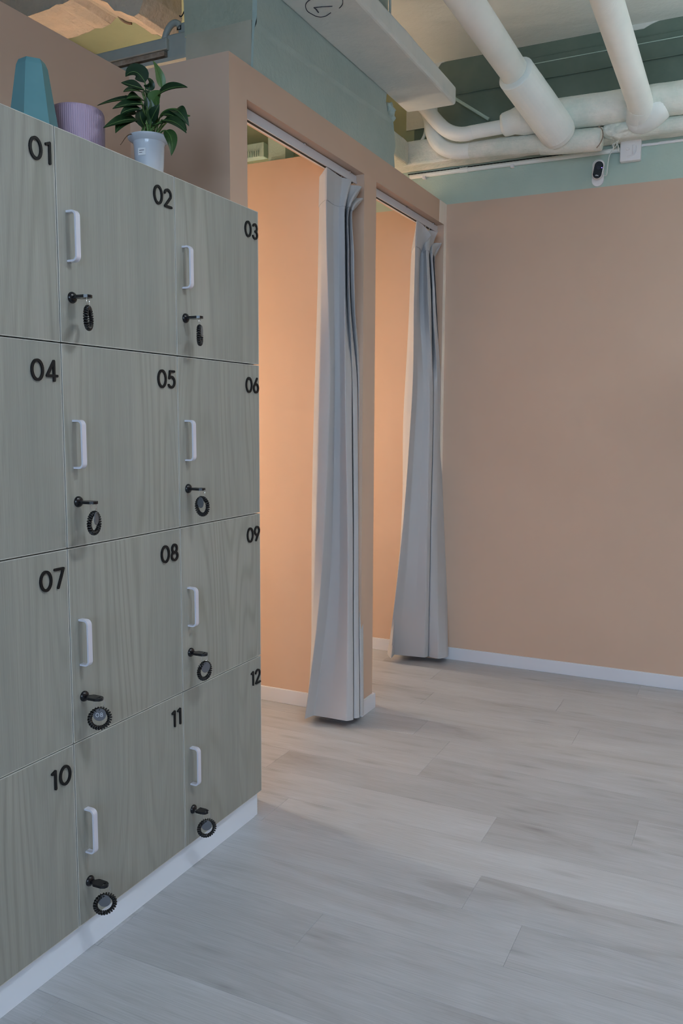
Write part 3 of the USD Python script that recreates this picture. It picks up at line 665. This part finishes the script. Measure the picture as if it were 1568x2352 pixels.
locks = {}
for row in range(4):
    for col in range(3):
        num = row * 3 + col + 1
        y0, y1, z0, z1 = YC[col] + GAP, YC[col + 1] - (GAP if col < 2 else 0), ZR[row + 1] + (GAP if row < 3 else 0), ZR[row] - (GAP if row > 0 else 0)
        cy, cz = (y0 + y1) / 2, (z0 + z1) / 2
        hy, hz = (y1 - y0) / 2, (z1 - z0) / 2
        e = .0012
        dr = obj('door', bx(-.018, 0, -hy + e, hy - e, -hz + e, hz - e), 'laminate', lk, smooth=False, loc=(0, cy, cz), label=f'grey oak locker door numbered {num:02d}')
        ring = sbox(-hy, -hz, hy, hz).difference(sbox(-hy + e, -hz + e, hy - e, hz - e))
        obj('edge_band', remap(extrude(ring, .0183), (0, 1, 0), (0, 0, 1), (1, 0, 0), (-.018, 0, 0)), 'edge_band', dr, smooth=False)
        # pull handle: a flat bow standing off the door, at the left edge
        hyy, hzz, hl, pr = -hy + .0335 - .003, ZR[row] - .2115 - cz, .050, .0245
        path = [(0, hl), (pr * .45, hl)] + [(pr - .010 + .010 * math.sin(a), hl - .010 + .010 * math.cos(a)) for a in np.linspace(.1, math.pi / 2, 7)]
        path = path + [(x, -z) for x, z in path[::-1]]
        bow = LineString(path).buffer(.0021, cap_style='flat', join_style='round')
        obj('pull_handle', remap(extrude(bow, .0125), (1, 0, 0), (0, 0, 1), (0, 1, 0), (0, hyy - .006, hzz)), 'handle_white', dr, label='white bow handle')
        # cam lock
        ly, lz = -hy + .0345, ZR[row] - .335 - cz
        lock = lathe([(0, 0), (.0118, 0), (.0120, .002), (.0108, .005), (.0075, .0072), (.0050, .0078), (0, .0078)], 28)
        obj('cam_lock', remap(lock, (0, 1, 0), (0, 0, 1), (1, 0, 0), (0, ly, lz)), 'black_plastic', dr, smooth=40, label='round black lock')
        locks[num] = (0, cy + ly, cz + lz)
        # raised figures at the upper right corner
        hgt, sw = .0445, .0056
        txt = f'{num:02d}'
        a, b = (digit(c, hgt, sw) for c in txt)
        right = hy - (.0105 if col < 2 else .0045)
        top = hz - .0355
        b = affinity.translate(b, right - b.bounds[2], top - hgt)
        gapd = .006 if '1' not in txt else .0085
        a = affinity.translate(a, b.bounds[0] - gapd - a.bounds[2], top - hgt)
        for gsh in (a, b):
            obj('number_figure', remap(extrude(gsh, .0035), (0, 1, 0), (0, 0, 1), (1, 0, 0), (.0001, 0, 0)), 'number_black', dr, smooth=35)

# ------------------------------------------------------------------ keys with coiled wrist bands hanging in the locks
KEYS = {2: 'black key in the top lock of the middle column, coiled band seen nearly edge-on',
        3: 'black key in the top lock of the right column, band a thin upright oval',
        5: 'black key in the second lock down the middle column, band hanging half turned',
        6: 'black key in the second lock down the right column, dark tag inside its band',
        8: 'black key with a grey tag reading 08, third lock down the middle column',
        9: 'black key in the third lock down the right column, grey tag filling its band',
        11: 'black key in the lowest lock of the middle column, round band near the kick plate',
        12: 'black key drawn partly out of the lowest lock of the right column'}
def key_set(num, coil_az, tag_az, out=0.):
    """coil_az, tag_az: heading of the band's and the tag's axis in degrees; out: how far the key is drawn out"""
    o = np.array(locks[num])
    t = thing('locker_key', KEYS[num], 'key', o, group='locker keys with wrist bands')
    s = out
    bowp = Polygon([(.0085 + s, -.0035), (.0130 + s, -.0040), (.0185 + s, -.0100), (.0220 + s, -.0108), (.0420 + s, -.0100), (.0490 + s, -.0065), (.0515 + s, 0), (.0490 + s, .0065), (.0420 + s, .0100), (.0220 + s, .0108), (.0185 + s, .0100), (.0130 + s, .0040), (.0085 + s, .0035)])
    if out: bowp = Polygon([(.0165, -.0105), (.034, -.0105), (.044, -.0075), (.0475, 0), (.044, .0075), (.034, .0105), (.0165, .0105)])
    bowp = bowp.buffer(.001).difference(sbox(.041 + s * 0, -.0055, .0445 + s * 0, .0055))
    obj('key_bow', remap(extrude(bowp, .0060), (1, 0, 0), (0, 1, 0), (0, 0, 1), (0, 0, -.0030)), 'black_plastic', t)
    if out: obj('key_blade', bx(.004, .018, -.0035, .0035, -.001, .001), 'steel', t, smooth=False)
    # split ring through the end of the bow
    a = math.radians(coil_az)
    ax, sd = np.array([math.cos(a), math.sin(a), 0]), np.array([-math.sin(a), math.cos(a), 0])
    rc = np.array([.0440, 0, -.0095])
    obj('split_ring', tube([rc + .0115 * (math.cos(w) * sd + math.sin(w) * np.array([0, 0, 1])) for w in np.linspace(0, 2 * math.pi, 33)], .0006, 6, False), 'steel', t)
    cc = rc + np.array([0, 0, -.0345])
    R, r, turns = .0212, .0036, 26
    th = np.linspace(0, 2 * math.pi, turns * 14 + 1)
    pts = [cc + (R + r * math.cos(turns * w)) * (math.cos(w) * sd + math.sin(w) * np.array([0, 0, 1])) + r * math.sin(turns * w) * ax for w in th]
    obj('wrist_coil', tube(pts, .0021, 6, False), 'black_coil', t, smooth=60)
    b = math.radians(tag_az)
    tx, ts = np.array([math.cos(b), math.sin(b), 0]), np.array([-math.sin(b), math.cos(b), 0])
    tc = rc + np.array([0, 0, -.0245]) + tx * .0042
    disc = Point(0, 0).buffer(.0138, 32).difference(Point(0, .0112).buffer(.0013))
    Y = np.array([0, 0, 1.])
    tg = obj('number_tag', remap(extrude(disc, .0016), ts, Y, tx, tc), 'tag_grey', t, label='grey round number tag')
    if num == 8:
        d0, d1 = digit('0', .0098, .0013), digit('8', .0098, .0013)
        d0 = affinity.translate(d0, -.0083, -.0050); d1 = affinity.translate(d1, .0010, -.0050)
        obj('tag_print', remap(extrude(unary_union([d0, d1]), .0002), ts, Y, tx, tc + tx * .0016), 'tag_print', tg, smooth=False, label='pale figures 08')
for a in ((2, 28, -126, 0), (3, 27, 24, 0), (5, 14, 24, 0), (6, -104, -112, 0), (8, -44, -50, 0), (9, -8, -16, 0), (11, -42, -60, 0), (12, -40, -60, .008)):
    key_set(*a)

# ------------------------------------------------------------------ things on top of the lockers
TZ = 1.7985
# faceted teal vase
vc = np.array([-.20, 1.474])
az = math.atan2(EYE[1] - vc[1], EYE[0] - vc[0])
def hexring(r, z, ch=0.):
    return [(r * math.cos(az + math.radians(60 * k + 37)), r * math.sin(az + math.radians(60 * k + 37)), z) for k in range(6)]
rings = [hexring(.056, 0), hexring(.0640, .003), hexring(.0340, .200), hexring(.0285, .212), hexring(.024, .212), hexring(.026, .18)]
V = [p for r_ in rings for p in r_]; F = []
for i in range(len(rings) - 1):
    for k in range(6):
        F.append((i * 6 + k, i * 6 + (k + 1) % 6, (i + 1) * 6 + (k + 1) % 6, (i + 1) * 6 + k))
t = thing('vase', 'tall tapering teal vase with flat facets on top of the lockers', 'vase', (vc[0], vc[1], TZ))
vm = trimesh.Trimesh(np.array(V), np.vstack([np.array(F)[:, [0, 1, 2]], np.array(F)[:, [0, 2, 3]]]))
obj('vase_body', vm, 'vase_teal', t, smooth=False)
obj('dark_inside', cat_(lathe([(0, 0), (.020, 0), (.020, .004), (0, .004)], 6)).apply_translation([0, 0, .17]), 'dark_gap', t, smooth=False)
# lilac ribbed pot
t = thing('ribbed_pot', 'lilac pot with fine vertical ribs between the teal vase and the plant', 'pot', (-.215, 1.628, TZ))
N = 80 * 6
ang = np.arange(N) * 2 * math.pi / N
rib = 1 + .018 * np.abs(np.cos(ang * 40))
prof = [(.052, 0, 0), (.060, .003, .6), (.0625, .02, 1), (.0640, .135, 1), (.0635, .148, .8), (.0610, .155, .3), (.0575, .157, 0), (.055, .154, 0), (.054, .06, 0), (0.0005, .06, 0)]
V, F = [], []
for r_, z, w in prof:
    rr = r_ * (1 + (rib - 1) * w)
    V += [(rr[j] * math.cos(ang[j]), rr[j] * math.sin(ang[j]), z) for j in range(N)]
for i in range(len(prof) - 1):
    for j in range(N):
        F.append((i * N + j, i * N + (j + 1) % N, (i + 1) * N + (j + 1) % N, (i + 1) * N + j))
obj('pot_body', (V, F), 'lilac', t, smooth=40)

# plant in a translucent pot
pc = np.array([-.058, 1.703, TZ])
pt = thing('potted_plant', 'leafy green plant in a translucent bluish pot at the locker edge', 'plant', pc)
pot = lathe([(0, .002), (.030, .002), (.035, .008), (.0370, .03), (.0395, .092), (.0415, .102), (.0530, .111), (.0550, .116), (.0540, .119), (.0470, .116), (.0400, .108), (.0375, .095), (.0350, .03), (.031, .010), (0, .006)], 48)
pot.vertices *= [.93, .93, .79]
obj('pot_wall', pot, 'pot_glass', pt, smooth=40, label='translucent bluish plastic pot with flared rim')
obj('water_roots', lathe([(0, .004), (.0285, .006), (.0325, .012), (.0332, .020), (.031, .026), (0, .028)], 32), 'soil_root', pt, label='dark roots in the foot of the pot')
obj('growing_medium', lathe([(0, .030), (.030, .030), (.0325, .073), (.027, .080), (0, .082)], 32), 'sticker', pt, label='pale lining behind the pot wall')
cdir = np.array([EYE[0] - pc[0], EYE[1] - pc[1], 0]); cdir /= np.linalg.norm(cdir)
cs = np.array([-cdir[1], cdir[0], 0])
sd_ = math.radians(28)
sx = cdir * math.cos(sd_) - cs * math.sin(sd_); st = np.cross([0, 0, 1.], sx)
stk = rbx(-.010, .010, -.0085, .0085, 0, .0006, .0003)
obj('sticker', remap(stk, st, (0, 0, 1), sx, sx * .0362 + np.array([0, 0, .052])), 'sticker', pt, smooth=False, label='small white sticker')
obj('sticker_print', remap(cat_(bx(-.007, .006, .002, .0035, 0, .0003), bx(-.007, .001, -.003, -.0018, 0, .0003)), st, (0, 0, 1), sx, sx * .0367 + np.array([0, 0, .052])), 'tag_grey', pt, smooth=False, label='grey print on the sticker')
obj('saucer', lathe([(0, 0), (.038, 0), (.041, .002), (.0415, .0040), (.040, .0036), (.036, .002), (0, .0016)], 40), 'soil_root', pt, label='brown saucer')

def view(px, py, dd):
    """the photograph's pixel at the pot's distance plus dd (towards the camera is positive)"""
    d = fw + rt * (px - W / 2) / FPX - upv * (py - H / 2) / FPX
    dist = ((pc - EYE) @ fw) - dd
    return EYE + d * dist - pc

def leaf(base, mid, tip, w, roll, mat='leaf', stem_from=None, droop=0., k=14):
    b, m_, t_ = (np.array(view(*q)) for q in (base, mid, tip))
    s = np.linspace(0, 1, k)[:, None]
    c = 2 * m_ - .5 * (b + t_)
    mid_ = (1 - s) ** 2 * b + 2 * s * (1 - s) * c + s ** 2 * t_
    tg = np.gradient(mid_, axis=0); tg /= np.linalg.norm(tg, axis=1, keepdims=True)
    nrm = np.array([0, 0, 1.]) * math.cos(roll) + cdir * math.sin(roll)
    sw_ = np.cross(tg, nrm); sw_ /= np.linalg.norm(sw_, axis=1, keepdims=True) + 1e-9
    nn = np.cross(sw_, tg)
    u = s[:, 0]
    prof = np.clip(np.sin(np.pi * u ** .72) ** .85, 0, 1) * (1 - .25 * u) + .01
    rows = []
    for q in (-1, -.55, 0, .55, 1):
        rows.append(mid_ + sw_ * (q * w * prof)[:, None] + nn * ((abs(q) ** 1.3) * w * .30 * prof)[:, None])
    V = np.stack(rows, 1).reshape(-1, 3)
    I = np.arange(k * 5).reshape(k, 5)
    Q = np.stack([I[:-1, :-1], I[:-1, 1:], I[1:, 1:], I[1:, :-1]], -1).reshape(-1, 4)
    n_ = np.repeat(nn, 5, axis=0) * .0005
    Vt = np.vstack([V + n_, V - n_])
    o = obj('leaf', (Vt, np.vstack([Q, Q[:, ::-1] + len(V)])), mat, pt, smooth=60)
    foot = np.array([rng.uniform(-.016, .016), rng.uniform(-.016, .016), .080])
    if stem_from is not None:
        foot = np.array(view(*stem_from))
    h = (foot + b) / 2 + np.array([0, 0, .012])
    obj('petiole', tube(spline([foot, h, b], 12), np.linspace(.0026, .0017, 12), 7), 'stem_green', o)
    obj('midrib', tube(mid_[:-1] + nn[:-1] * .0012, np.linspace(.0011, .0004, k - 1), 5), 'stem_green', o)
LV = [  # base, middle, tip as (pixel x, pixel y, nearer by), half width, roll
    ((372, 203, .00), (366, 172, .01), (351, 139, .03), .0095, 1.3, 'leaf_light'),
    ((333, 190, .01), (311, 166, .02), (288, 176, .03), .0200, 1.1, 'leaf'),
    ((341, 208, .01), (343, 192, .02), (338, 180, .04), .0110, 1.3, 'leaf'),
    ((329, 205, .02), (303, 197, .04), (278, 190, .05), .0150, .95, 'leaf'),
    ((326, 212, .03), (304, 208, .06), (283, 211, .08), .0110, .8, 'leaf'),
    ((362, 220, .02), (393, 203, .04), (431, 201, .05), .0170, .9, 'leaf'),
    ((350, 238, .01), (358, 222, .02), (368, 208, .03), .0150, 1.3, 'leaf_light'),
    ((332, 232, .02), (282, 229, .05), (222, 243, .07), .0105, .7, 'leaf'),
    ((328, 240, .03), (298, 240, .06), (258, 250, .09), .0160, .8, 'leaf'),
    ((326, 236, .01), (306, 229, .00), (287, 219, -.01), .0080, .9, 'leaf'),
    ((314, 260, .03), (293, 262, .05), (270, 275, .07), .0095, 1., 'leaf'),
    ((314, 275, .04), (280, 278, .07), (237, 294, .09), .0150, .9, 'leaf'),
    ((306, 275, .04), (284, 280, .06), (265, 306, .07), .0150, 1., 'leaf'),
    ((369, 266, .03), (400, 268, .05), (429, 300, .06), .0150, .9, 'leaf'),
    ((398, 256, .02), (412, 258, .05), (434, 290, .05), .0150, 1.2, 'leaf'),
    ((372, 278, .05), (402, 282, .08), (428, 306, .09), .0140, 1., 'leaf'),
    ((408, 262, .00), (424, 266, -.02), (437, 266, -.03), .0070, .9, 'leaf_light'),
    ((380, 300, .04), (394, 322, .05), (393, 358, .05), .0125, 1.2, 'leaf'),
    ((337, 285, .01), (339, 255, .02), (336, 222, .03), .0130, 1.35, 'leaf'),
    ((345, 288, .02), (350, 262, .03), (346, 228, .04), .0120, 1.35, 'leaf'),
    ((358, 292, .03), (366, 284, .05), (384, 280, .06), .0110, 1., 'leaf'),
    ((330, 288, .03), (322, 268, .05), (322, 246, .06), .0120, 1.25, 'leaf'),
    ((352, 250, .00), (344, 225, .01), (330, 208, .03), .0130, 1.2, 'leaf'),
    ((326, 252, .04), (300, 252, .07), (276, 264, .09), .0130, .9, 'leaf'),
    ((322, 226, .03), (308, 222, .05), (290, 228, .06), .0120, 1., 'leaf'),
    ((348, 276, .04), (356, 258, .06), (366, 240, .07), .0120, 1.3, 'leaf'),
    ((366, 272, .01), (386, 258, .02), (408, 250, .03), .0100, .8, 'leaf_light'),
]
for b_, m_, t_, w, ro, mt in LV:
    leaf(b_, m_, t_, w * 1.3, ro, mt)
obj('air_root', tube(spline([view(302, 308, .055), view(290, 314, .06), view(284, 322, .06), view(276, 333, .06)], 16), np.linspace(.0014, .0007, 16), 6), 'soil_root', pt, label='brown air root hanging over the rim')

# ------------------------------------------------------------------ security camera, junction box and their cable on the far wall
sc = thing('security_camera', 'small white security camera with a black face on the mint band', 'camera', (0, 0, 0))
cc = np.array([.630, YW - .052, 2.313])
tocam = np.array([.10, -1., -.42]); tocam /= np.linalg.norm(tocam)
tilt = math.radians(-12)
ex = np.cross(tocam, [0, 0, 1.]); ex /= np.linalg.norm(ex); ey = np.cross(ex, tocam)
ex = np.cross(ey, tocam)
ex, ey = ex * math.cos(tilt) + ey * math.sin(tilt), ey * math.cos(tilt) - ex * math.sin(tilt)
if np.dot(ex, [1, 0, 0]) < 0: ex = -ex
def pill(hw, hh, d0, d1, rnd=.0):
    s = LineString([(0, -(hh - hw)), (0, hh - hw)]).buffer(hw, 24)
    return remap(extrude(s, d1 - d0), ex, ey, tocam, cc + tocam * d0)
a_ = manifold3d.Manifold.batch_hull([manifold3d.Manifold.sphere(r_, 28).translate([0, y_, z_]) for r_, y_, z_ in ((.0235, .0175, 0), (.0235, -.0175, 0), (.018, .0175, -.022), (.018, -.0175, -.022))]).to_mesh()
body = trimesh.Trimesh(a_.vert_properties[:, :3], a_.tri_verts)
body.vertices[:, 2] = np.minimum(body.vertices[:, 2], .015)
obj('housing', remap(body, ex, ey, tocam, cc), 'white_plastic', sc, smooth=40)
obj('face_plate', pill(.0185, .0355, .0150, .0165), 'camera_glass', sc, smooth=30, label='glossy black oval face')
ln = remap(extrude(Point(0, 0).buffer(.0085, 24), .001), ex, ey, tocam, cc + tocam * .0166 + ey * .010)
obj('lens', ln, 'camera_lens', sc, smooth=30)
obj('status_light', trimesh.creation.icosphere(2, .0019).apply_translation(cc + tocam * .0168 + ex * .0140 + ey * .011), 'led', sc, label='small violet status light')
lg = unary_union([LineString(ell(-.0028, -.001, .0028, .0030, 170, 10, 10)).buffer(.0011), LineString(ell(.0030, -.001, .0028, .0030, 170, 10, 10)).buffer(.0011)])
obj('emblem', remap(extrude(lg, .0004), ex, ey, tocam, cc + tocam * .0166 - ey * .0235), 'logo_white', sc, smooth=False, label='small white wavy emblem')
obj('mount_arm', tube(spline([cc - tocam * .018 - ey * .012, cc - tocam * .026 - ey * .03 + [0, .01, 0], np.array([.630, YW - .004, 2.268])], 14), np.linspace(.010, .006, 14), 14), 'white_plastic', sc)
bs = LineString([(0, -.006), (0, .058)]).buffer(.0255, 24)
obj('wall_base', remap(extrude(bs, .010), (1, 0, 0), (0, 0, 1), (0, -1, 0), (.622, YW - .0005, 2.284)), 'white_plastic', sc)

jb = thing('junction_box', 'square white junction box with raised cable shapes on the far wall', 'box', (0, 0, 0))
obj('box_lid', rbx(.716, .803, YW - .036, YW - .001, 2.338, 2.426, .005, 10), 'white_plastic', jb, smooth=40)
def relief(pts, r=.0028):
    return tube(spline(pts, 26), r, 8)
yj = YW - .0365
obj('raised_line', relief([(.772, yj, 2.403), (.772, yj, 2.385), (.772, yj, 2.368), (.770, yj, 2.359), (.760, yj, 2.356), (.748, yj, 2.356)]), 'white_plastic', jb)
obj('raised_line', relief([(.785, yj, 2.398), (.786, yj, 2.380), (.782, yj, 2.367), (.774, yj, 2.362)]), 'white_plastic', jb)
obj('plug', rbx(.742, .756, yj - .006, yj + .002, 2.383, 2.392, .002), 'white_plastic', jb)
cw = thing('camera_cable', 'thin white cable looping from the junction box to the security camera', 'cable', (0, 0, 0))
pts = [at(1421, 349, 'y', yj - .003), at(1419, 336, 'y', 3.93), at(1412, 328, 'y', 3.92), at(1406, 334, 'y', 3.92), at(1410, 338, 'y', 3.92), at(1418, 325, 'y', 3.90), at(1425, 312, 'y', 3.89), at(1420, 320, 'y', 3.89), at(1410, 332, 'y', 3.91), at(1408, 340, 'y', 3.92), at(1400, 355, 'y', 3.93), at(1396, 372, 'y', 3.93), at(1394, 392, 'y', 3.93), at(1393, 400, 'y', 3.93), at(1387, 403, 'y', 3.945)]
obj('cable', tube(spline(pts, 90), .0022, 7), 'cable_white', cw)
